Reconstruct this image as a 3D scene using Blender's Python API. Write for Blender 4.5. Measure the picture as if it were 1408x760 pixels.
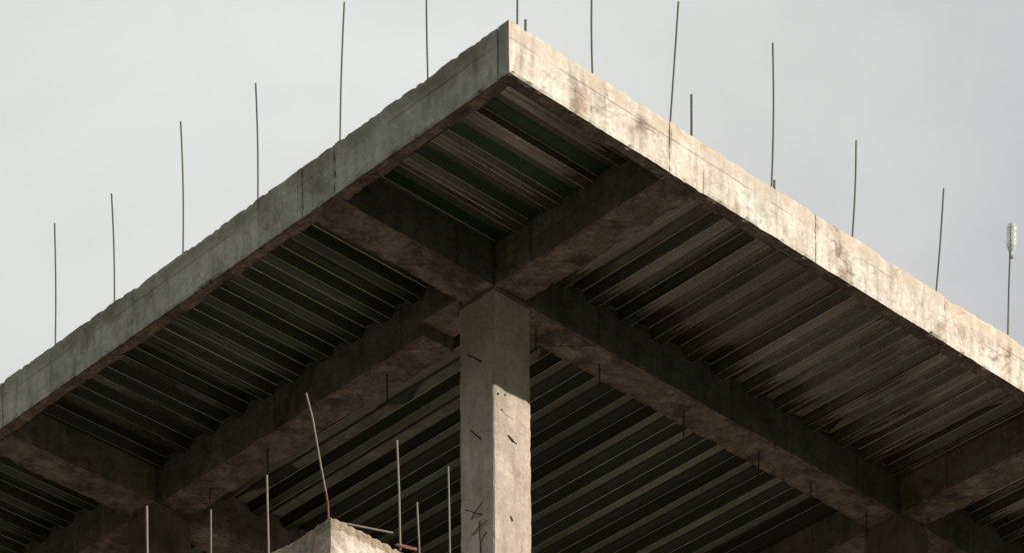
import bpy, bmesh, math, random
from mathutils import Vector, Matrix, noise
random.seed(7)
scene = bpy.context.scene
for o in list(bpy.data.objects): bpy.data.objects.remove(o)
C = scene.collection
R = math.radians

# ---------------------------------------------------------------- camera
cd = bpy.data.cameras.new('camera'); cam = bpy.data.objects.new('camera', cd); C.objects.link(cam)
cd.sensor_width = 36; cd.lens = 4920.84 * 36 / 1408
cd.shift_y = 2957.17 / 1408
cd.clip_start = .1; cd.clip_end = 6000
F = Vector((.68911, .724657, 0)); Rt = Vector((.724645, -.689099, -.005709)); U = Vector((.004137, -.003934, .999984))
m = Matrix.Identity(4)
for i in range(3): m[i][0] = Rt[i]; m[i][1] = U[i]; m[i][2] = -F[i]
m.translation = (-13.38193, -13.9874, -12.73337)
cam.matrix_world = m
scene.camera = cam
scene.render.resolution_x = 1024; scene.render.resolution_y = 552

# ---------------------------------------------------------------- sky and sun
SUN_AZ = R(24)          # from -Y towards +X
SUN_EL = math.atan(.3914 * math.cos(SUN_AZ))
to_sun = Vector((math.sin(SUN_AZ) * math.cos(SUN_EL), -math.cos(SUN_AZ) * math.cos(SUN_EL), math.sin(SUN_EL)))
w = bpy.data.worlds.new('World'); scene.world = w; w.use_nodes = True
nt = w.node_tree; nt.nodes.clear()
def wn(t, **k):
    n = nt.nodes.new(t)
    for a, b in k.items(): setattr(n, a, b)
    return n
out = wn('ShaderNodeOutputWorld'); bg = wn('ShaderNodeBackground'); nt.links.new(bg.outputs[0], out.inputs[0])
bg.inputs[1].default_value = .1
sky = wn('ShaderNodeTexSky', sky_type='NISHITA', sun_disc=False)
sky.sun_elevation = SUN_EL; sky.sun_rotation = math.atan2(to_sun.x, to_sun.y)
tc = wn('ShaderNodeTexCoord'); mp = wn('ShaderNodeMapping'); mp.inputs['Scale'].default_value = (1, 1, 1.5)
mp.inputs['Location'].default_value = (1.3, .4, .2)
nt.links.new(tc.outputs['Generated'], mp.inputs[0])
nz = wn('ShaderNodeTexNoise'); nz.inputs['Scale'].default_value = 9; nz.inputs['Detail'].default_value = 6; nz.inputs['Roughness'].default_value = .55; nz.inputs['Distortion'].default_value = .4
nt.links.new(mp.outputs[0], nz.inputs['Vector'])
cr = wn('ShaderNodeValToRGB')
cr.color_ramp.elements[0].position = .16; cr.color_ramp.elements[0].color = (.535, .53, .545, 1)
cr.color_ramp.elements[1].position = .92; cr.color_ramp.elements[1].color = (.80, .825, .785, 1)
# the veil thickens into greyer cloud towards one side of the sky
dt = wn('ShaderNodeVectorMath', operation='DOT_PRODUCT'); dt.inputs[1].default_value = (Rt.x, Rt.y, .28)
nt.links.new(tc.outputs['Generated'], dt.inputs[0])
mr = wn('ShaderNodeMapRange'); mr.inputs['From Min'].default_value = .16; mr.inputs['From Max'].default_value = .31; mr.inputs['To Min'].default_value = .24; mr.inputs['To Max'].default_value = -.34
mr.interpolation_type = 'SMOOTHSTEP'
nt.links.new(dt.outputs['Value'], mr.inputs['Value'])
ad = wn('ShaderNodeMath', operation='ADD'); nt.links.new(mr.outputs[0], ad.inputs[0]); nt.links.new(nz.outputs['Fac'], ad.inputs[1])
nt.links.new(ad.outputs[0], cr.inputs[0])
vm = wn('ShaderNodeVectorMath', operation='SCALE'); vm.inputs['Scale'].default_value = 8.9   # a bright cloud veil; background strength is 0.1
nt.links.new(cr.outputs[0], vm.inputs[0])
mx = wn('ShaderNodeMixRGB'); mx.inputs[0].default_value = .95     # a little of the sky shows through the veil
nt.links.new(sky.outputs[0], mx.inputs[1]); nt.links.new(vm.outputs[0], mx.inputs[2])
nt.links.new(mx.outputs[0], bg.inputs[0])
sd = bpy.data.lights.new('sun', 'SUN'); sd.energy = 5.0; sd.angle = R(.55); sd.color = (1, .92, .80)
so = bpy.data.objects.new('sun', sd); C.objects.link(so)
so.rotation_euler = to_sun.to_track_quat('Z', 'Y').to_euler(); so.location = to_sun * 40
scene.view_settings.view_transform = 'Standard'; scene.view_settings.look = 'None'
scene.view_settings.exposure = .2; scene.view_settings.gamma = 1; scene.view_settings.use_curve_mapping = False

# ---------------------------------------------------------------- materials
def mat(name):
    M = bpy.data.materials.new(name); M.use_nodes = True; t = M.node_tree; t.nodes.clear()
    o = t.nodes.new('ShaderNodeOutputMaterial'); b = t.nodes.new('ShaderNodeBsdfPrincipled')
    t.links.new(b.outputs[0], o.inputs[0]); return M, t, b
class G:
    """tiny node-graph helper"""
    def __init__(s, t): s.t = t
    def n(s, ty, **k):
        x = s.t.nodes.new(ty)
        for a, b in k.items(): setattr(x, a, b)
        return x
    def L(s, a, b): s.t.links.new(a, b)
    def coord(s, scale=(1, 1, 1), rnd=0, kind='Object'):
        c = s.n('ShaderNodeTexCoord'); mp = s.n('ShaderNodeMapping'); mp.inputs['Scale'].default_value = scale
        s.L(c.outputs[kind], mp.inputs[0])
        if rnd:
            oi = s.n('ShaderNodeObjectInfo'); mu = s.n('ShaderNodeMath', operation='MULTIPLY'); mu.inputs[1].default_value = rnd
            s.L(oi.outputs['Random'], mu.inputs[0]); s.L(mu.outputs[0], mp.inputs['Location'])
        return mp.outputs[0]
    def noise(s, v, sc, det=4, ro=.55, dis=0):
        x = s.n('ShaderNodeTexNoise'); x.inputs['Scale'].default_value = sc; x.inputs['Detail'].default_value = det
        x.inputs['Roughness'].default_value = ro; x.inputs['Distortion'].default_value = dis; s.L(v, x.inputs['Vector']); return x.outputs['Fac']
    def ramp(s, f, *st):
        x = s.n('ShaderNodeValToRGB'); e = x.color_ramp.elements
        while len(e) < len(st): e.new(.5)
        for i, (p, c) in enumerate(st):
            e[i].position = p; e[i].color = (c, c, c, 1) if not isinstance(c, tuple) else (*c, 1)
        s.L(f, x.inputs[0]); return x.outputs[0]
    def mix(s, f, a, b, mode='MIX'):
        x = s.n('ShaderNodeMixRGB', blend_type=mode)
        for i, v in ((0, f), (1, a), (2, b)):
            if isinstance(v, (int, float)): x.inputs[i].default_value = v if i == 0 else (v, v, v, 1)
            elif isinstance(v, tuple): x.inputs[i].default_value = (*v, 1)
            else: s.L(v, x.inputs[i])
        return x.outputs[0]
    def math(s, op, a, b=None):
        x = s.n('ShaderNodeMath', operation=op)
        for i, v in ((0, a), (1, b)):
            if v is None: continue
            if isinstance(v, (int, float)): x.inputs[i].default_value = v
            else: s.L(v, x.inputs[i])
        return x.outputs[0]
    def bump(s, h, b, st=.4, d=.01, prev=None):
        x = s.n('ShaderNodeBump'); x.inputs['Strength'].default_value = st; x.inputs['Distance'].default_value = d
        s.L(h, x.inputs['Height'])
        if prev is not None: s.L(prev, x.inputs['Normal'])
        s.L(x.outputs[0], b.inputs['Normal']); return x.outputs[0]

def concrete(name, light, dark, stain, stain_lo=.5, stain_hi=.62, crack=0., top_band=None, streak=.5, rough=.9, bscale=1., pits=.5, rnd=0, mott=0., joints=False):
    M, t, b = mat(name); g = G(t)
    v = g.coord(rnd=rnd); vs = g.coord((7, 7, .9), rnd=rnd)
    base = g.mix(g.ramp(g.noise(v, 4.5, 8, .62), (.34, 0.), (.66, 1.)), dark, light)
    st = g.ramp(g.noise(v, 3.1, 9, .68, .3), (stain_lo, 0.), (stain_hi, 1.))
    col = g.mix(g.math('MULTIPLY', st, .8), base, stain)
    sk = g.ramp(g.noise(vs, 2.6, 6, .6), (.45, 1.), (.72, 1 - streak))
    col = g.mix(1., col, sk, 'MULTIPLY')
    fine = g.ramp(g.noise(v, 60, 5, .7), (.3, .84), (.7, 1.1))
    col = g.mix(1., col, fine, 'MULTIPLY')
    if mott:
        mo = g.mix(.5, g.ramp(g.noise(v, 15, 7, .72, .4), (.40, 1 - mott), (.60, 1 + mott * .5)), g.ramp(g.noise(v, 38, 4, .7), (.38, 1 - mott), (.62, 1 + mott * .5)))
        col = g.mix(1., col, mo, 'MULTIPLY')
    if joints:   # marks left by the ends of the form boards
        sj = g.n('ShaderNodeSeparateXYZ'); g.L(v, sj.inputs[0])
        f_ = g.math('FRACT', g.math('ADD', g.math('MULTIPLY', g.math('ADD', sj.outputs[0], sj.outputs[1]), .83), g.math('MULTIPLY', g.noise(v, 2.5, 3), .03)))
        col = g.mix(1., col, g.ramp(f_, (.004, .45), (.014, 1.)), 'MULTIPLY')
        hz = g.ramp(g.math('FRACT', g.math('MULTIPLY', sj.outputs[2], 8.2)), (.03, .7), (.08, 1.))
        col = g.mix(1., col, hz, 'MULTIPLY')
    # small pits / aggregate
    vo = g.n('ShaderNodeTexVoronoi', feature='F1'); vo.inputs['Scale'].default_value = 38; g.L(v, vo.inputs['Vector'])
    pit = g.ramp(vo.outputs['Distance'], (.06, 0.), (.2, 1.))
    pm = g.ramp(g.noise(v, 7, 3), (.5, 0.), (.62, pits))
    pit2 = g.mix(pm, 1., pit)
    col = g.mix(1., col, g.mix(.55, 1., pit2), 'MULTIPLY')
    if top_band:
        lo, hi, bc = top_band
        sp = g.n('ShaderNodeSeparateXYZ'); g.L(g.coord(), sp.inputs[0])
        wob = g.math('MULTIPLY', g.math('SUBTRACT', g.noise(v, 5, 5), .5), .075)
        zz = g.math('ADD', sp.outputs[2], wob)
        bm_ = g.ramp(zz, (lo, 0.), (hi, 1.))
        bn = g.ramp(g.noise(v, 5.5, 7, .65), (.36, .1), (.62, 1.))
        col = g.mix(g.math('MULTIPLY', bm_, bn), col, g.mix(fine, tuple(c * .6 for c in bc), bc))
        # construction joint line below the strip
        jl = g.ramp(g.math('ABSOLUTE', g.math('SUBTRACT', sp.outputs[2], g.math('ADD', (lo + hi) / 2 - .01, g.math('MULTIPLY', wob, .25)))), (.0015, .0), (.0045, 1.))
        jm = g.ramp(g.noise(v, 1.9, 4), (.42, 1.), (.56, 0.))
        jl = g.math('MAXIMUM', jl, jm)
        col = g.mix(1., col, g.mix(.6, 1., jl), 'MULTIPLY')
    if crack:
        dn = g.n('ShaderNodeTexNoise'); dn.inputs['Scale'].default_value = 5; dn.inputs['Detail'].default_value = 9; dn.inputs['Roughness'].default_value = .7; g.L(v, dn.inputs['Vector'])
        wv = g.mix(.17, v, dn.outputs['Color'])
        vc = g.n('ShaderNodeTexVoronoi', feature='DISTANCE_TO_EDGE'); vc.inputs['Scale'].default_value = 4.6; g.L(wv, vc.inputs['Vector'])
        cl = g.ramp(vc.outputs['Distance'], (.003, 0.), (.013, 1.))
        cm = g.ramp(g.noise(v, 3.1, 5), (.5, 1.), (.62, 0.))
        cl = g.math('MAXIMUM', cl, cm)
        col = g.mix(1., col, g.mix(crack, 1., cl), 'MULTIPLY')
    oi = g.n('ShaderNodeObjectInfo')
    tint = g.ramp(oi.outputs['Random'], (0., (.90, .91, .93)), (1., (1.06, 1.04, 1.0)))
    col = g.mix(1., col, tint, 'MULTIPLY')
    g.L(col, b.inputs['Base Color']); b.inputs['Roughness'].default_value = rough
    b.inputs['Specular IOR Level'].default_value = .25
    h = g.math('ADD', g.math('MULTIPLY', g.noise(v, 26, 8, .7), 1.), g.math('MULTIPLY', pit2, .35))
    if crack: h = g.math('ADD', h, g.math('MULTIPLY', cl, .5))
    g.bump(h, b, .6, .008 * bscale)
    return M
mat_sun = concrete('weathered_concrete_sunlit', (.76, .70, .63), (.58, .50, .415), (.31, .225, .15), .54, .66, mott=.28, crack=.35,
                   top_band=(.17, .235, (.50, .425, .33)), streak=.42, pits=.6)  # paler copy for the sunlit faces; sunlight is put into its colour
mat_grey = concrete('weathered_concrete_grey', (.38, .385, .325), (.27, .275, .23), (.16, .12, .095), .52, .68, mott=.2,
                    top_band=(.17, .235, (.17, .14, .115)), streak=.3, pits=.6)  # darker copy of the edge concrete; shaded faces get their shade from it
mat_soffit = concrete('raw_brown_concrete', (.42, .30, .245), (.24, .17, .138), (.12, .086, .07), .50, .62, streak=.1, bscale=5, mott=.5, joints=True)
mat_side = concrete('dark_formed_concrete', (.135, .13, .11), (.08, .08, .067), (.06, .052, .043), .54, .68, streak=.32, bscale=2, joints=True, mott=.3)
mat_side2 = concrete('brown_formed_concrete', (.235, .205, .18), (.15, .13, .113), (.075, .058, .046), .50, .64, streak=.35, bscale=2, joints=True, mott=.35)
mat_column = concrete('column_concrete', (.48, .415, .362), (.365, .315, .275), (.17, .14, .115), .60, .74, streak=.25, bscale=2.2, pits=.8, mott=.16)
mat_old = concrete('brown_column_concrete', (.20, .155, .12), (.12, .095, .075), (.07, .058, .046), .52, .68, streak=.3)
mat_floor = concrete('dusty_floor_concrete', (.31, .29, .25), (.245, .23, .20), (.18, .165, .14))
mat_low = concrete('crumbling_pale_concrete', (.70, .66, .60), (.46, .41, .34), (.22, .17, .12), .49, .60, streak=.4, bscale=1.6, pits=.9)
mat_lowtop = concrete('crumbled_brown_aggregate', (.52, .43, .32), (.30, .24, .17), (.14, .115, .08), .47, .6, streak=.2, bscale=3, pits=1.)

def metal(name, light, dark, dust, dust_amt, dots=False, rough=.34, met=.8):
    M, t, b = mat(name); g = G(t)
    uv = g.coord(kind='UV', rnd=31); 
    vs = g.coord((.9, 26, 1), rnd=31, kind='UV')          # streaks running along the sheet
    ob = g.coord(rnd=0)
    base = g.mix(g.ramp(g.noise(vs, 1.6, 5, .6), (.28, 0.), (.72, 1.)), dark, light)
    bv = g.ramp(g.noise(g.coord((.12, 3.4, 1), rnd=57, kind='UV'), 1., 2, .5), (.38, .58), (.62, 1.15))     # tone differs strip by strip
    base = g.mix(1., base, bv, 'MULTIPLY')
    sp = g.n('ShaderNodeTexVoronoi', feature='F1'); sp.inputs['Scale'].default_value = 95; g.L(ob, sp.inputs['Vector'])
    spc = g.ramp(sp.outputs['Color'], (.0, .72), (1., 1.22))  # zinc spangle
    base = g.mix(.8, base, g.mix(1., base, spc, 'MULTIPLY'))
    dm = g.ramp(g.noise(ob, 2.2, 6, .65), (.38, 0.), (.62, dust_amt))
    base = g.mix(dm, base, dust)
    gr = g.ramp(g.noise(ob, 75, 4, .7), (.34, .72), (.66, 1.2))
    base = g.mix(.8, base, g.mix(1., base, gr, 'MULTIPLY'))
    oi = g.n('ShaderNodeObjectInfo')
    base = g.mix(1., base, g.ramp(oi.outputs['Random'], (0., (.8, .83, .82)), (1., (1.12, 1.07, 1.02))), 'MULTIPLY')
    h = g.math('MULTIPLY', g.noise(ob, 14, 3), .6)
    if dots:   # rolled embossments along the web
        u = g.n('ShaderNodeSeparateXYZ'); g.L(g.coord(kind='UV'), u.inputs[0])
        s_ = g.math('SINE', g.math('MULTIPLY', u.outputs[0], 2 * math.pi / .021))
        c_ = g.ramp(g.math('ABSOLUTE', g.math('SUBTRACT', g.math('FRACT', g.math('MULTIPLY', u.outputs[1], 1 / .284)), .94)), (.012, 1.), (.026, 0.))
        d_ = g.math('MULTIPLY', g.ramp(s_, (.35, 0.), (.75, 1.)), c_)
        h = g.math('ADD', h, g.math('MULTIPLY', d_, 1.5))
    g.L(base, b.inputs['Base Color']); b.inputs['Metallic'].default_value = met
    g.L(g.ramp(g.noise(ob, 9, 4), (.3, rough - .04), (.7, rough + .14)), b.inputs['Roughness'])
    g.bump(h, b, .35 if not dots else .6, .0012 if not dots else .003)
    return M
# light and recess shade in the colour: dusty bright edge, green-grey left, dark inside
DUST = (.19, .16, .132)
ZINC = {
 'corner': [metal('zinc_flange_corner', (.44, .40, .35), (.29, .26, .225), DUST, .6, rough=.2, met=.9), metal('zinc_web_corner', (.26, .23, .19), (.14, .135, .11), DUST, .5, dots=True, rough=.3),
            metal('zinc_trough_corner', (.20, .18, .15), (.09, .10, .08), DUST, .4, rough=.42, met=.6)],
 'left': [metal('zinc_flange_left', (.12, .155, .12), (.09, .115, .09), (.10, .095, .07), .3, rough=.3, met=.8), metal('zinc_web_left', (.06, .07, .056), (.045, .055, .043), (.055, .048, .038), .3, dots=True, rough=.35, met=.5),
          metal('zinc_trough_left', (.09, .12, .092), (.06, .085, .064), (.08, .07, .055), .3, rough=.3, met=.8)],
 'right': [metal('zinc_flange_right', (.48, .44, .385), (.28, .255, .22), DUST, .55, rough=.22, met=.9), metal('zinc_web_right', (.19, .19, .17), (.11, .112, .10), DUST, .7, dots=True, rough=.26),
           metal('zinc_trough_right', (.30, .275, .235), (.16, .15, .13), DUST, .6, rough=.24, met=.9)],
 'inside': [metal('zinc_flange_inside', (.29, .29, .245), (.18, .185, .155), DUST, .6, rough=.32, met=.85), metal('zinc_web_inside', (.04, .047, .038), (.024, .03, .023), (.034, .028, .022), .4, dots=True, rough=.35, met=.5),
            metal('zinc_trough_inside', (.036, .044, .035), (.022, .028, .022), (.03, .026, .02), .4, rough=.45, met=.2)]}  # webs and troughs coloured near black for the shade between ribs
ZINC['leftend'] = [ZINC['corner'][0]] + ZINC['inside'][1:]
mat_green = metal('green_tinted_trough', (.04, .095, .05), (.025, .06, .032), (.035, .055, .03), .25, rough=.45, met=.5)
mat_fold = metal('fold_highlight', (.66, .62, .53), (.42, .39, .33), (.30, .24, .18), .3, rough=.45, met=.3)  # pale strips along the bends; their bright glint is painted in

def simple(name, c, rough=.7, met=0., nsc=30, amp=.35):
    M, t, b = mat(name); g = G(t); v = g.coord()
    col = g.mix(g.noise(v, nsc, 4), tuple(x * (1 - amp) for x in c), tuple(min(1, x * (1 + amp)) for x in c))
    g.L(col, b.inputs['Base Color']); b.inputs['Roughness'].default_value = rough; b.inputs['Metallic'].default_value = met
    return M
mat_bar = simple('dull_steel_bar', (.07, .078, .06), .6, .3)
mat_barlit = simple('sunlit_steel_bar', (.20, .165, .13), .7, .1)  # paler copy of the bar steel, sunlight put into the colour
mat_rust = simple('rusty_steel', (.16, .062, .038), .85, 0.)
mat_wire = simple('dark_wire', (.035, .03, .025), .8, 0.)
M, t, b = mat('clear_plastic'); b.inputs['Base Color'].default_value = (.84, .9, .84, 1)
b.inputs['Transmission Weight'].default_value = .7; b.inputs['Roughness'].default_value = .12; b.inputs['IOR'].default_value = 1.3; mat_pet = M

# ---------------------------------------------------------------- helpers
def link(name, mesh, mats, parent=None, kind=None, label=None, cat=None, group=None, smooth=False):
    o = bpy.data.objects.new(name, mesh); C.objects.link(o)
    for mm in (mats if isinstance(mats, (list, tuple)) else [mats]):
        if len(mesh.materials) < len(mats if isinstance(mats, (list, tuple)) else [mats]): mesh.materials.append(mm)
    if parent: o.parent = parent
    for k, v in (('kind', kind), ('label', label), ('category', cat), ('group', group)):
        if v: o[k] = v
    if smooth:
        for p in mesh.polygons: p.use_smooth = True
    return o
def empty(name, loc, label, cat, group=None):
    o = bpy.data.objects.new(name, None); C.objects.link(o); o.location = loc; o.empty_display_size = .2
    o['label'] = label; o['category'] = cat
    if group: o['group'] = group
    return o

def rough_box(x0, x1, y0, y1, z0, z1, res=.05, amp=.0025, chip=.0, chip_z=None, wave=0., seed=0., fm=None):
    """box with a fine grid on all faces; faces slightly uneven and arrises chipped. fm(normal, centre) -> material index"""
    lo = (x0, y0, z0); hi = (x1, y1, z1)
    nn = [max(1, round((hi[i] - lo[i]) / res)) for i in range(3)]
    verts = []; idx = {}; faces = []; fmi = []
    def vid(i, j, k):
        key = (i, j, k)
        if key in idx: return idx[key]
        p = Vector((lo[0] + (hi[0] - lo[0]) * i / nn[0], lo[1] + (hi[1] - lo[1]) * j / nn[1], lo[2] + (hi[2] - lo[2]) * k / nn[2]))
        q = p + Vector((seed, seed * 1.7, seed * .6))
        d = noise.noise_vector(q * 9) * amp + noise.noise_vector(q * 31) * amp * .7
        ext = [0, 0, 0]
        for a, ii in enumerate((i, j, k)):
            if ii == 0: ext[a] = -1
            elif ii == nn[a]: ext[a] = 1
        ne = sum(1 for e in ext if e)
        # don't move end-faces along the longest axis (pieces butt there)
        la = max(range(3), key=lambda a: hi[a] - lo[a])
        if ext[la]: d[la] = 0
        if chip and ne >= 2:
            c = max(0., noise.noise(q * 6) + .15) * chip + max(0., noise.noise(q * 23) - .05) * chip * 1.6 + max(0., noise.noise(q * 2.1) - .25) * chip * 2.2
            for a in range(3):
                if ext[a] and a != la: d[a] -= ext[a] * c * (.35 if wave and a == 2 and ext[2] == 1 else 1)
        if wave and ext[2] == 1:
            d[2] += noise.noise(Vector((q.x * 1.3, q.y * 1.3, 3))) * wave + max(-.3, noise.noise(Vector((q.x * 4.3, q.y * 4.3, 8)))) * wave * .5 + abs(noise.noise(Vector((q.x * 17, q.y * 17, 5)))) * wave * .3
            if ne >= 2: d[2] += noise.noise(Vector((q.x * 45, q.y * 45, 2))) * wave * .22
        verts.append(p + d); idx[key] = len(verts) - 1
        return idx[key]
    for ax in range(3):
        a, b_ = [q for q in range(3) if q != ax]
        for side in (0, 1):
            for i in range(nn[a]):
                for j in range(nn[b_]):
                    qd = []
                    for di, dj in ((0, 0), (1, 0), (1, 1), (0, 1)):
                        k = [0, 0, 0]; k[ax] = nn[ax] * side; k[a] = i + di; k[b_] = j + dj; qd.append(vid(*k))
                    flip = (side == 1) == (ax == 1)
                    faces.append(qd[::-1] if flip else qd)
                    n = [0, 0, 0]; n[ax] = 1 if side else -1
                    c = [0, 0, 0]; c[ax] = hi[ax] if side else lo[ax]
                    c[a] = lo[a] + (hi[a] - lo[a]) * (i + .5) / nn[a]; c[b_] = lo[b_] + (hi[b_] - lo[b_]) * (j + .5) / nn[b_]
                    fmi.append(fm(n, c) if fm else 0)
    me = bpy.data.meshes.new('concrete'); me.from_pydata(verts, [], faces)
    me.polygons.foreach_set('material_index', fmi); me.update()
    return me

def tube(pts, r, n=8, ribs=0.):
    """swept bar through points; ribs>0 gives a deformed (ribbed) bar"""
    P = [Vector(p) for p in pts]; out = []
    for a, b_ in zip(P, P[1:]):
        L = (b_ - a).length; k = max(1, int(L / .011)) if ribs else 1
        for i in range(k): out.append(a.lerp(b_, i / k))
    out.append(P[-1])
    verts = []; faces = []
    for i, p in enumerate(out):
        d = (out[min(i + 1, len(out) - 1)] - out[max(i - 1, 0)]).normalized()
        u = d.orthogonal().normalized() if i == 0 else (pu - d * pu.dot(d)).normalized()
        pu = u; v = d.cross(u)
        rr = r * (1 + (ribs if i % 2 else 0))
        for k in range(n): verts.append(p + (u * math.cos(2 * math.pi * k / n) + v * math.sin(2 * math.pi * k / n)) * rr)
    for i in range(len(out) - 1):
        for k in range(n): faces.append([i * n + k, i * n + (k + 1) % n, (i + 1) * n + (k + 1) % n, (i + 1) * n + k])
    faces.append(list(range(n))[::-1]); faces.append([(len(out) - 1) * n + k for k in range(n)])
    me = bpy.data.meshes.new('bar'); me.from_pydata(verts, [], faces); me.update()
    return me

# ---------------------------------------------------------------- dimensions (metres; origin = outer lower corner of the slab edge)
H, T, ZD, WB = .2884, .0871, .2238, .2588
CX, CY, CX2, CY2, LX, LY = 1.2569, 1.4518, 1.2851, 1.4632, 3.7091, 3.2653
COLX, COLY, CW = 1.2717, 1.4767, .3
XE = CX + 2 * LX + WB + 1.25; YE = CY + 2 * LY + WB + 1.35
ZT = .2775                                  # underside of the concrete topping
GZ = -14.3
ZL = -2.75                                 # top of the floor slab below

# ---------------------------------------------------------------- ground
def ground():
    M, t, b = mat('dry_earth_and_grass'); g = G(t); v = g.coord()
    f = g.ramp(g.noise(v, .09, 8, .6), (.44, 0.), (.56, 1.))
    earth = g.mix(g.noise(v, 1.7, 6), (.075, .062, .048), (.13, .112, .088)); grass = g.mix(g.noise(v, 3., 6), (.035, .055, .02), (.07, .095, .035))
    g.L(g.mix(f, earth, grass), b.inputs['Base Color']); b.inputs['Roughness'].default_value = .95
    g.bump(g.noise(v, 4, 8), b, .5, .08)
    n = 90; S = 3000; vs = []; fs = []
    for i in range(n + 1):
        for j in range(n + 1):
            a = (i / n * 2 - 1); c = (j / n * 2 - 1); x = a * abs(a) * S; y = c * abs(c) * S
            d = math.hypot(x, y); vs.append((x, y, GZ + max(0, min(1, (d - 70) / 420)) ** 1.3 * (95 + 30 * noise.noise(Vector((x * .004, y * .004, 0)))) + (noise.noise(Vector((x * .02, y * .02, 0))) * min(5, d * .02) if d > 60 else 0)))  # unseen hill ring, added to block light from the low sky
    for i in range(n):
        for j in range(n): k = i * (n + 1) + j; fs.append([k, k + n + 1, k + n + 2, k + 1])
    me = bpy.data.meshes.new('ground'); me.from_pydata(vs, [], fs); me.update()
    link('ground', me, M, kind='structure')
ground()

# ---------------------------------------------------------------- the unfinished upper storey
B = empty('concrete_frame_building', (COLX, COLY, 0), 'unfinished concrete roof slab on bare columns and beams, with ribbed metal deck underneath', 'building')
INV = Matrix.Translation(-B.location)
def part(name, mesh, mats, label=None, parent=B, smooth=False):
    o = link(name, mesh, mats, parent, label=label, smooth=smooth)
    if parent is B: o.matrix_parent_inverse = INV
    return o

# cast edge beams: separate pours with open joints between them
def edge_beam(axis, at, joints, mats, label, gapw=.0055, res=.02, sign=-1, wave=.006):
    """axis 'X': runs along X on plane y=at ; sign = outward direction"""
    ext = joints[-1]; core_in = .012
    o0, o1 = (at, at + T) if sign < 0 else (at - T, at)
    ci0, ci1 = (at + core_in, at + T - .004) if sign < 0 else (at - T + .004, at - core_in)
    if axis == 'X': core = rough_box(joints[0] + .02, ext - .02, ci0, ci1, .006, ZT - .004, .6, 0)
    else: core = rough_box(ci0, ci1, joints[0] + .02, ext - .02, .006, ZT - .004, .6, 0)
    e = part('edge_beam', core, mat_wire, label)
    for k, (a, b_) in enumerate(zip(joints, joints[1:])):
        W = lambda q: {1.251: .002, 1.532: .003, 2.129: .003, 1.735: .004, 3.33: .003}.get(q, gapw)
        g0 = a + (W(a) / 2 if k else 0); g1 = b_ - (W(b_) / 2 if k < len(joints) - 2 else 0)
        off = random.uniform(-.0015, .0015)
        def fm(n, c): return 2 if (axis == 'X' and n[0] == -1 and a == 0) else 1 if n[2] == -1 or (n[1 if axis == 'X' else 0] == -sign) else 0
        if axis == 'X': me = rough_box(g0, g1, o0 + off, o1, 0, H, res, .0026, .011, wave=wave, fm=fm)
        else: me = rough_box(o0 + off, o1, g0, g1, 0, H, res, .0022, .009, wave=wave, fm=fm)
        p = link('cast_panel', me, mats, e)
    return e
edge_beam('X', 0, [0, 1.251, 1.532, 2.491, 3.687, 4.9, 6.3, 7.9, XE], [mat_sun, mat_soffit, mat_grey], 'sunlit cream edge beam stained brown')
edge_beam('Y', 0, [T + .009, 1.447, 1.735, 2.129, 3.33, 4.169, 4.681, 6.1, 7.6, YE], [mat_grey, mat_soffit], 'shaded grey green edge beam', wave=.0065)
edge_beam('X', YE, [T + .002, 2.5, 5, 7.5, XE - T - .002], [mat_grey, mat_soffit], None, res=.12, sign=1)
edge_beam('Y', XE, [T + .002, 2.5, 5, 7.5, YE], [mat_grey, mat_soffit], None, res=.12, sign=1)

# roof slab (concrete topping over the metal deck)
part('roof_slab', rough_box(T + .003, XE - T - .003, T + .003, YE - T - .003, ZT, H - .001, .5, .0), mat_grey)

# beams
def fmb(n, c): return 1 if n[2] == -1 else 0
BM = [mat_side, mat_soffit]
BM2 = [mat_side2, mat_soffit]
def beam(x0, x1, y0, y1, z0=0., label=None):
    me = rough_box(x0, x1, y0, y1, z0, ZT - .002, .035, .0035, .009, fm=fmb, seed=random.uniform(0, 9))
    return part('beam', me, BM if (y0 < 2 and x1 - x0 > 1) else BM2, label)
e = .002
xs = [CX, CX + LX, CX + 2 * LX]; ys = [CY, CY + LY, CY + 2 * LY]
# beams along Y (through), with the haunch missing a bite beside the central column
beam(CX, CX + WB, T + e, CY - e)
me = rough_box(CX2, CX2 + WB, CY + WB + e, 1.80, 0, ZT - .002, .035, .003, .006, fm=fmb); part('beam', me, BM2)
me = rough_box(CX2, CX2 + WB, 1.80 + e, 2.12, .085, ZT - .002, .035, .003, .006, fm=fmb); part('beam', me, BM2)
beam(CX2, CX2 + WB, 2.12 + e, ys[1] - e)
part('beam_joint', rough_box(CX, CX + WB, CY, CY + WB, 0, ZT - .002, .05, .003, .006, fm=fmb), BM)
for i, X in enumerate(xs):
    segs = [(T + e, CY - e), (CY + WB + e, ys[1] - e), (ys[1] + WB + e, ys[2] - e), (ys[2] + WB + e, YE - T - e)]
    for k, (a, c) in enumerate(segs):
        if i == 0 and k < 2: continue
        beam(X if k == 0 else X + .01, X + WB, a, c)
    for j, Y in enumerate(ys):
        if i or j: part('beam_joint', rough_box(X, X + WB, Y, Y + WB, 0, ZT - .002, .05, .003, .006, fm=fmb), BM)
for j, Y in enumerate(ys):
    segs = [(T + e, CX - e), (CX + WB + e, xs[1] - e), (xs[1] + WB + e, xs[2] - e), (xs[2] + WB + e, XE - T - e)]
    for k, (a, c) in enumerate(segs):
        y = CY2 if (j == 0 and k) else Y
        beam(a, c, y, y + WB)

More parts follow.
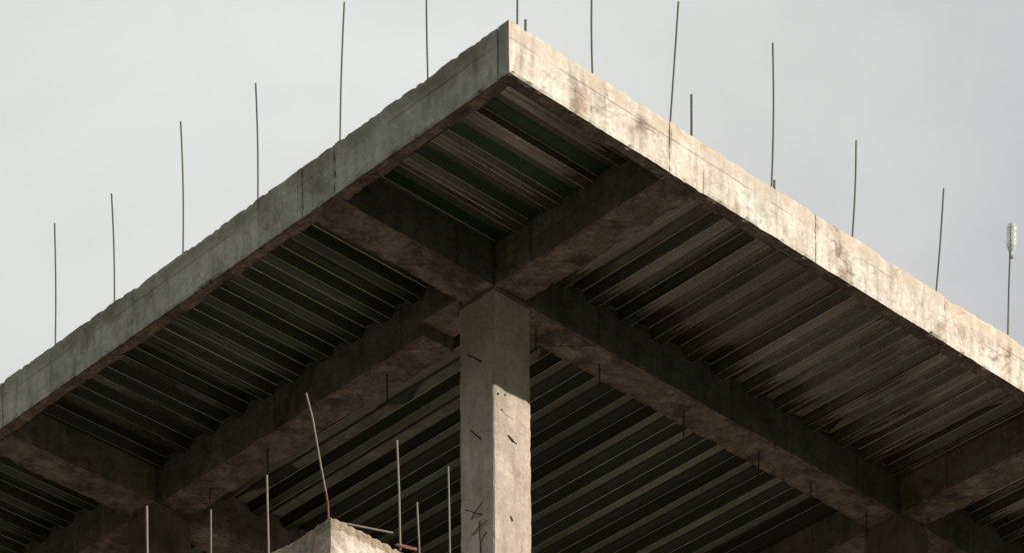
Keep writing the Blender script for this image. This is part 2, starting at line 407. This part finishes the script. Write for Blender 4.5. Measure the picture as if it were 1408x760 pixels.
# columns
colm = {}
for i in range(3):
    for j in range(3):
        x = COLX + i * LX; y = COLY + j * LY
        first = i == 0 and j == 0
        me = rough_box(x, x + CW, y, y + CW, ZL + .004, -.004, .018 if first else .06, .0022, .0035, seed=i * 3 + j)
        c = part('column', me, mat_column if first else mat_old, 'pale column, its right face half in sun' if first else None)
        colm[i, j] = c

# metal deck
PITCH = .284
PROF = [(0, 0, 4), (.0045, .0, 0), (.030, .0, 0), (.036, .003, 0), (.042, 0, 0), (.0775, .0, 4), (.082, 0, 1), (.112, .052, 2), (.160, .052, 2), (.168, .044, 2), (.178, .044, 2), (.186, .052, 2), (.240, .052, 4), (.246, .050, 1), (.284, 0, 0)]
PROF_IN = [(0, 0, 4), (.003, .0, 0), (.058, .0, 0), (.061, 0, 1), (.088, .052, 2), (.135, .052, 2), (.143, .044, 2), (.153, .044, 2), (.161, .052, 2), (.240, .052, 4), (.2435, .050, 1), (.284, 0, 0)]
def deck_sheet(a, b_, lo, hi, l0, l1, axis, green=False, z=ZD, kind='inside'):
    """sheet whose profile starts at a (transverse coordinate), clipped to lo..hi, running l0..l1 along axis"""
    pts = []; mi = []; PR = PROF_IN if kind in ('inside', 'leftend') else PROF
    if kind == 'corner': PR = [(q[0] if q[0] < .2 else (q[0] + .284) / 2 if q[0] < .28 else .284, q[1] * .62, q[2]) for q in PROF]
    for k in range(3):
        for q in range(len(PR) - 1):
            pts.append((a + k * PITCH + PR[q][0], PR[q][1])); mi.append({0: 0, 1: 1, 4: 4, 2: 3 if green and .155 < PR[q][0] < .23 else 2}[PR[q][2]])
    pts.append((a + 3 * PITCH - .010, .0)); pts[-1] = (a + 3 * PITCH - .008, .002)
    cp = []; cm = []
    for (p, q, mm) in zip(pts, pts[1:], mi):
        if q[0] <= lo or p[0] >= hi: continue
        P, Q = p, q
        if P[0] < lo: t_ = (lo - P[0]) / (Q[0] - P[0]); P = (lo, P[1] + (Q[1] - P[1]) * t_)
        if Q[0] > hi: t_ = (hi - P[0]) / (Q[0] - P[0]); Q = (hi, P[1] + (Q[1] - P[1]) * t_)
        if not cp: cp.append(P)
        cp.append(Q); cm.append(mm)
    if len(cp) < 2: return None
    nl = max(2, int((l1 - l0) / .25)); vs = []; fs = []; fm = []
    th = .0015; n = len(cp)
    for s in range(nl + 1):
        L = l0 + (l1 - l0) * s / nl
        for lay in (0, 1):
            for (c, zz) in cp:
                dz = noise.noise(Vector((L * 1.6, c * 3, lo))) * .0013
                vs.append((L, c, z + zz + lay * th + dz))
    for s in range(nl):
        for k in range(n - 1):
            A = s * 2 * n + k; fs.append([A, A + 1, A + 1 + 2 * n, A + 2 * n]); fm.append(cm[k])
            A += n; fs.append([A + 2 * n, A + 1 + 2 * n, A + 1, A]); fm.append(cm[k])
        for k in (0, n - 1):
            A = s * 2 * n + k; fs.append([A, A + 2 * n, A + 3 * n, A + n]); fm.append(1)
    if axis == 'Y': vs = [(y, x, zz) for x, y, zz in vs]
    me = bpy.data.meshes.new('deck_sheet'); me.from_pydata(vs, [], fs)
    me.polygons.foreach_set('material_index', fm)
    uvl = me.uv_layers.new(name='uv')
    for li, lp in enumerate(me.loops):
        vv = me.vertices[lp.vertex_index].co
        uvl.data[li].uv = (vv.x, vv.y - a) if axis == 'X' else (vv.y, vv.x - a)
    me.update()
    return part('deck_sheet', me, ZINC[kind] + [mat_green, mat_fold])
def deck_bay(lo, hi, l0, l1, axis, phase, kind, green=False):
    a = phase
    while a > lo: a -= 3 * PITCH
    g = .003
    while a < hi:
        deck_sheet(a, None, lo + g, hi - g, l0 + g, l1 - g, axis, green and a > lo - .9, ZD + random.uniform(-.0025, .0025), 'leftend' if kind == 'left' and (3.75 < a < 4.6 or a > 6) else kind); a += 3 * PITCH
ye = [ (CY + WB, ys[1]), (ys[1] + WB, ys[2]), (ys[2] + WB, YE - T) ]
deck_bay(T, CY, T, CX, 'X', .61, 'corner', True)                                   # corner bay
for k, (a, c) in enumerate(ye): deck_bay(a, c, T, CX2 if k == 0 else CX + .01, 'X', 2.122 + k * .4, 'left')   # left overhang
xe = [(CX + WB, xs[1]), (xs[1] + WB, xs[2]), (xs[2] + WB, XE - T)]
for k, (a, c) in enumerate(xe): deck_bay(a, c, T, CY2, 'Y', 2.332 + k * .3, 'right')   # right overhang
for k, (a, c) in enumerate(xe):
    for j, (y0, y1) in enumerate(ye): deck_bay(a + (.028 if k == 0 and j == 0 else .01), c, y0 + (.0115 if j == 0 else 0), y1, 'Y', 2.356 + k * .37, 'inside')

# starter bars standing on the slab edge
def rebar(base, top, bend=0., r=.0052, mt=mat_bar, parent=B, mid=None, label=None):
    b0 = Vector(base); t0 = Vector(top); pts = [b0 - Vector((0, 0, .02))]
    for k in range(9):
        s = k / 8; p = b0.lerp(t0, s); p += Vector((bend, -bend, 0)) * math.sin(s * math.pi); pts.append(p)
    o = link('rebar', tube(pts, r, 8, .06), mt, parent, label=label)
    if parent is B: o.matrix_parent_inverse = INV
    return o
RB = [(.042, .215 + .6), (.62, .66), (1.237, .713), (2.09, .841), (2.802, .594), (3.581, .656), (4.283, .72), (4.98, .70), (5.68, .66), (6.4, .72), (7.1, .6), (7.8, .7)]
LEAN = {1.237: .077, 2.09: .02, 2.802: .045, 3.581: .082, 4.283: .042}
for x, h in RB: rebar((x + .062, .045, H), (x + .062 + LEAN.get(x, .01), .045, H + h + .04), random.uniform(-.006, .006))
for x, h in ((.118, .055), (1.43, .232), (2.13, .045)): rebar((x + .048, .045, H), (x + .049, .045, H + h + .04), 0, .0068, label='short bar')
for y, h, ln in ((.655, .66, .008), (1.403, .769, -.045), (2.138, .687, .014), (2.844, .794, .014), (3.519, .674, .023), (4.128, .758, 0), (4.9, .7, 0), (5.6, .66, .02), (6.3, .75, 0), (7.0, .7, 0)):
    rebar((.045, y + .047, H), (.045, y + .047 + ln, H + h + .04), random.uniform(-.006, .006), .0048)

# wires hanging from the beam soffits
for x, y, L in ((1.742, 1.60, .132), (2.287, 1.60, .148), (3.039, 1.60, .161), (3.736, 1.60, .164), (4.239, 1.60, .157), (4.795, 1.60, .16), (1.40, 2.575, .18), (1.40, 3.733, .154), (1.41, 4.339, .076)):
    part('hanging_wire', tube([(x, y, .01), (x + .001, y, -L * .5), (x - .003, y, -L)], .0055, 6), mat_wire)

me = rough_box(COLX - .004, COLX + .003, COLY + .006, COLY + .028, ZL + .05, -.03, .02, .0015, .0015); link('mortar_fin', me, mat_column, colm[0, 0])
# bits of wire and tie bars in the central column, and threads drawn as cracks
c0 = colm[0, 0]
def stub(pts, r=.0028, m_=mat_wire):
    o = link('wire_and_crack', tube(pts, r, 6), m_, c0)
x = COLX; y = COLY
stub([(x + .02, 1.575, -.40), (x - .02, 1.59, -.385), (x - .075, 1.625, -.362)], .0052)
stub([(x + .02, 1.587, -.855), (x - .02, 1.597, -.84), (x - .06, 1.619, -.808)], .0052)
stub([(x + .02, 1.56, -1.315), (x - .02, 1.615, -1.29), (x - .05, 1.679, -1.255)])
stub([(x + .02, 1.72, -1.30), (x - .018, 1.64, -1.285), (x - .04, 1.54, -1.26)])
stub([(x + .01, 1.61, -1.30), (x - .012, 1.60, -1.38), (x - .012, 1.585, -1.56), (x - .012, 1.58, -1.62)], .0034)
stub([(x + .01, 1.70, -1.37), (x - .006, 1.66, -1.395), (x - .012, 1.61, -1.375), (x - .012, 1.53, -1.362)])
stub([(x + .01, 1.53, -1.41), (x - .006, 1.56, -1.43), (x - .01, 1.59, -1.47), (x - .008, 1.60, -1.52)])
stub([(1.375, y + .01, -.828), (1.39, y - .004, -.836), (1.425, y - .008, -.856)], .0050)
stub([(1.41, y + .01, -.845), (1.43, y - .004, -.855), (1.455, y - .003, -.857)], .003)
stub([(1.40, y + .01, -1.30), (1.404, y - .004, -1.315), (1.415, y - .005, -1.335)], .0048)
stub([(1.30, y + .01, -.615), (1.303, y - .006, -.618)], .007)
stub([(1.36, y + .01, -.60), (1.362, y - .006, -.60)], .006)
stub([(1.33, y + .01, -.70), (1.332, y - .006, -.70)], .006)

stub([(1.30, y + .001, -.70), (1.36, y + .0005, -.715), (1.45, y + .001, -.722), (1.56, y + .001, -.735)], .0014)  # this and the next are hairline cracks, drawn as sunken dark threads
stub([(x + .0008, 1.50, -.83), (x + .0008, 1.62, -.80), (x + .0008, 1.74, -.83)], .0014)

# ---------------------------------------------------------------- the floor slab below, its broken corner in front
LXc, LYc = -1.147, .169
S = empty('lower_floor_slab', (LXc, LYc, ZL - .3), 'crumbling corner of a lower concrete slab with bars standing on it, at the bottom of the picture', 'floor slab')
SI = Matrix.Translation(-S.location)
def sp(name, mesh, mats, label=None):
    o = link(name, mesh, mats, S, label=label); o.matrix_parent_inverse = SI; return o
def crumb(me, x0, y0):
    # break the top arris down into rubble
    for v in me.vertices:
        c = v.co; z0_ = c.z
        if z0_ > ZL - .075:
            n1 = noise.noise(Vector((c.x * 5, c.y * 5, 1))); n2 = noise.noise(Vector((c.x * 34, c.y * 34, z0_ * 34))); n3 = noise.noise(Vector((c.x * 80, c.y * 80, z0_ * 80)))
            k = min(1, (z0_ - (ZL - .075)) / .06)
            v.co.z -= k * max(-.003, n1 * .010 + n2 * .004 + n3 * .004) * min(1, .25 + 4 * math.hypot(c.x - LXc, c.y - LYc))
            v.co.y += k * max(0, n2 * .010 + n3 * .007); v.co.x += k * max(0, n2 * .004)
    return me
def fml(n, c): return 1 if (c[2] > ZL - .05 + .02 * noise.noise(Vector((c[0] * 12, c[1] * 12, 5))) and n[2] != -1) else 0
me = crumb(rough_box(LXc, 9.5, LYc, LYc + .14, ZL - .34, ZL, .03, .003, .010, fm=fml) if False else rough_box(LXc, 1.2, LYc, LYc + .14, ZL - .34, ZL, .009, .0025, .006, fm=fml), 0, 0)
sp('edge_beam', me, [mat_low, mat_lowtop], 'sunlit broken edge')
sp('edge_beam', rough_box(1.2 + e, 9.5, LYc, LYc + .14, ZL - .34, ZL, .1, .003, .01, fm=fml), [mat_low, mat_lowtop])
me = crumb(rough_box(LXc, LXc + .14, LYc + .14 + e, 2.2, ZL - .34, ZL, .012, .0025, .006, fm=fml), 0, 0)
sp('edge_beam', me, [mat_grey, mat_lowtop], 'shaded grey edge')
sp('edge_beam', rough_box(LXc, LXc + .14, 2.2 + e, 9.2, ZL - .34, ZL, .1, .003, .01, fm=fml), [mat_grey, mat_lowtop])
sp('floor', rough_box(LXc + .14 + e, 9.5, LYc + .14 + e, 9.2, ZL - .12, ZL - .004, .6, 0), mat_floor)
for i in range(3):
    for j in range(3):
        sp('column', rough_box(COLX + i * LX, COLX + i * LX + CW, COLY + j * LY, COLY + j * LY + CW, GZ - .3, ZL - .12 - e, .6, 0), mat_old)
def srod(pts, r=.0054, mt=mat_barlit, label=None):
    P = []
    for a, b_ in zip(pts, pts[1:]): P += [Vector(a).lerp(Vector(b_), k / 4) for k in range(4)]
    P.append(Vector(pts[-1]))
    o = link('rebar', tube(P, r, 8, .06), mt, S, label=label); o.matrix_parent_inverse = SI
srod([(-1.097, 1.782, ZL - .03), (-1.097, 1.789, -2.038)], .0066)
srod([(-1.097, 1.226, ZL - .03), (-1.097, 1.224, -2.28)], .0042)
srod([(-1.097, .734, ZL - .03), (-1.097, .747, -2.284)])
srod([(-.614, .219, ZL - .03), (-.622, .219, -2.4), (-.635, .219, -2.137)])
srod([(-.472, .219, ZL - .03), (-.482, .219, -2.6), (-.493, .219, -2.415)], .0046)
srod([(-.253, .219, ZL - .03), (-.258, .219, -2.4), (-.264, .219, -2.138)], .0046)
srod([(-1.126, .209, ZL - .02), (-1.132, .209, -2.66), (-1.146, .209, -2.60)], .0054, mat_rust, 'rusty foot of the leaning bar')
srod([(-1.146, .209, -2.60), (-1.178, .209, -2.483), (-1.233, .209, -2.254), (-1.277, .209, -2.138)], .0048, label='bar leaning left')

# loose bar lying over the broken edge
me = tube([Vector((-1.045, .24, -2.712)).lerp(Vector((-.757, .12, -2.712)), k / 6) for k in range(7)], .0052, 8, .06)
link('loose_bar', me, mat_barlit, label='short loose steel bar lying across the crumbling slab corner', cat='steel bar')
# rusty tie wire coil
pts = []
for k in range(41):
    a = k / 40 * 4 * math.pi; rr = .062 - .010 * (k / 40)
    pts.append((-.575 + math.cos(a) * rr * 1.15, .215 + math.sin(a) * rr * .6, -2.688 + math.sin(a + .6) * .026 + .006 * (k / 40)))
link('wire_coil', tube(pts, .0052, 7), mat_rust, label='small coil of rusty reddish wire at the foot of a bar on the slab corner', cat='wire coil', smooth=True)

# plastic bottle pushed upside down over the last bar on the right
def bottle():
    prof = [(.0135, -.012), (.0140, .006), (.0125, .012), (.014, .020), (.024, .040), (.031, .058), (.0325, .072), (.0300, .079), (.0325, .086), (.0325, .108), (.0298, .114), (.0325, .121), (.0325, .145), (.0300, .151), (.0325, .158), (.032, .182), (.028, .194), (.012, .189), (.0, .187)]
    n = 20; vs = []; fs = []
    for r_, z_ in prof:
        for k in range(n):
            a = 2 * math.pi * k / n; dent = 1 + .05 * noise.noise(Vector((math.cos(a) * 2, math.sin(a) * 2, z_ * 9)))
            vs.append((r_ * dent * math.cos(a), r_ * dent * math.sin(a), z_))
    for i in range(len(prof) - 1):
        for k in range(n): fs.append([i * n + k, i * n + (k + 1) % n, (i + 1) * n + (k + 1) % n, (i + 1) * n + k])
    me = bpy.data.meshes.new('bottle'); me.from_pydata(vs, [], fs); me.update()
    o = link('plastic_bottle', me, mat_pet, label='clear plastic bottle stuck upside down over the top of a bar, far right', cat='bottle', smooth=True)
    s = o.modifiers.new('wall', 'SOLIDIFY'); s.thickness = .0012
    o.location = (4.384, .045, .845); o.rotation_euler = (0, .045, 0)
bottle()
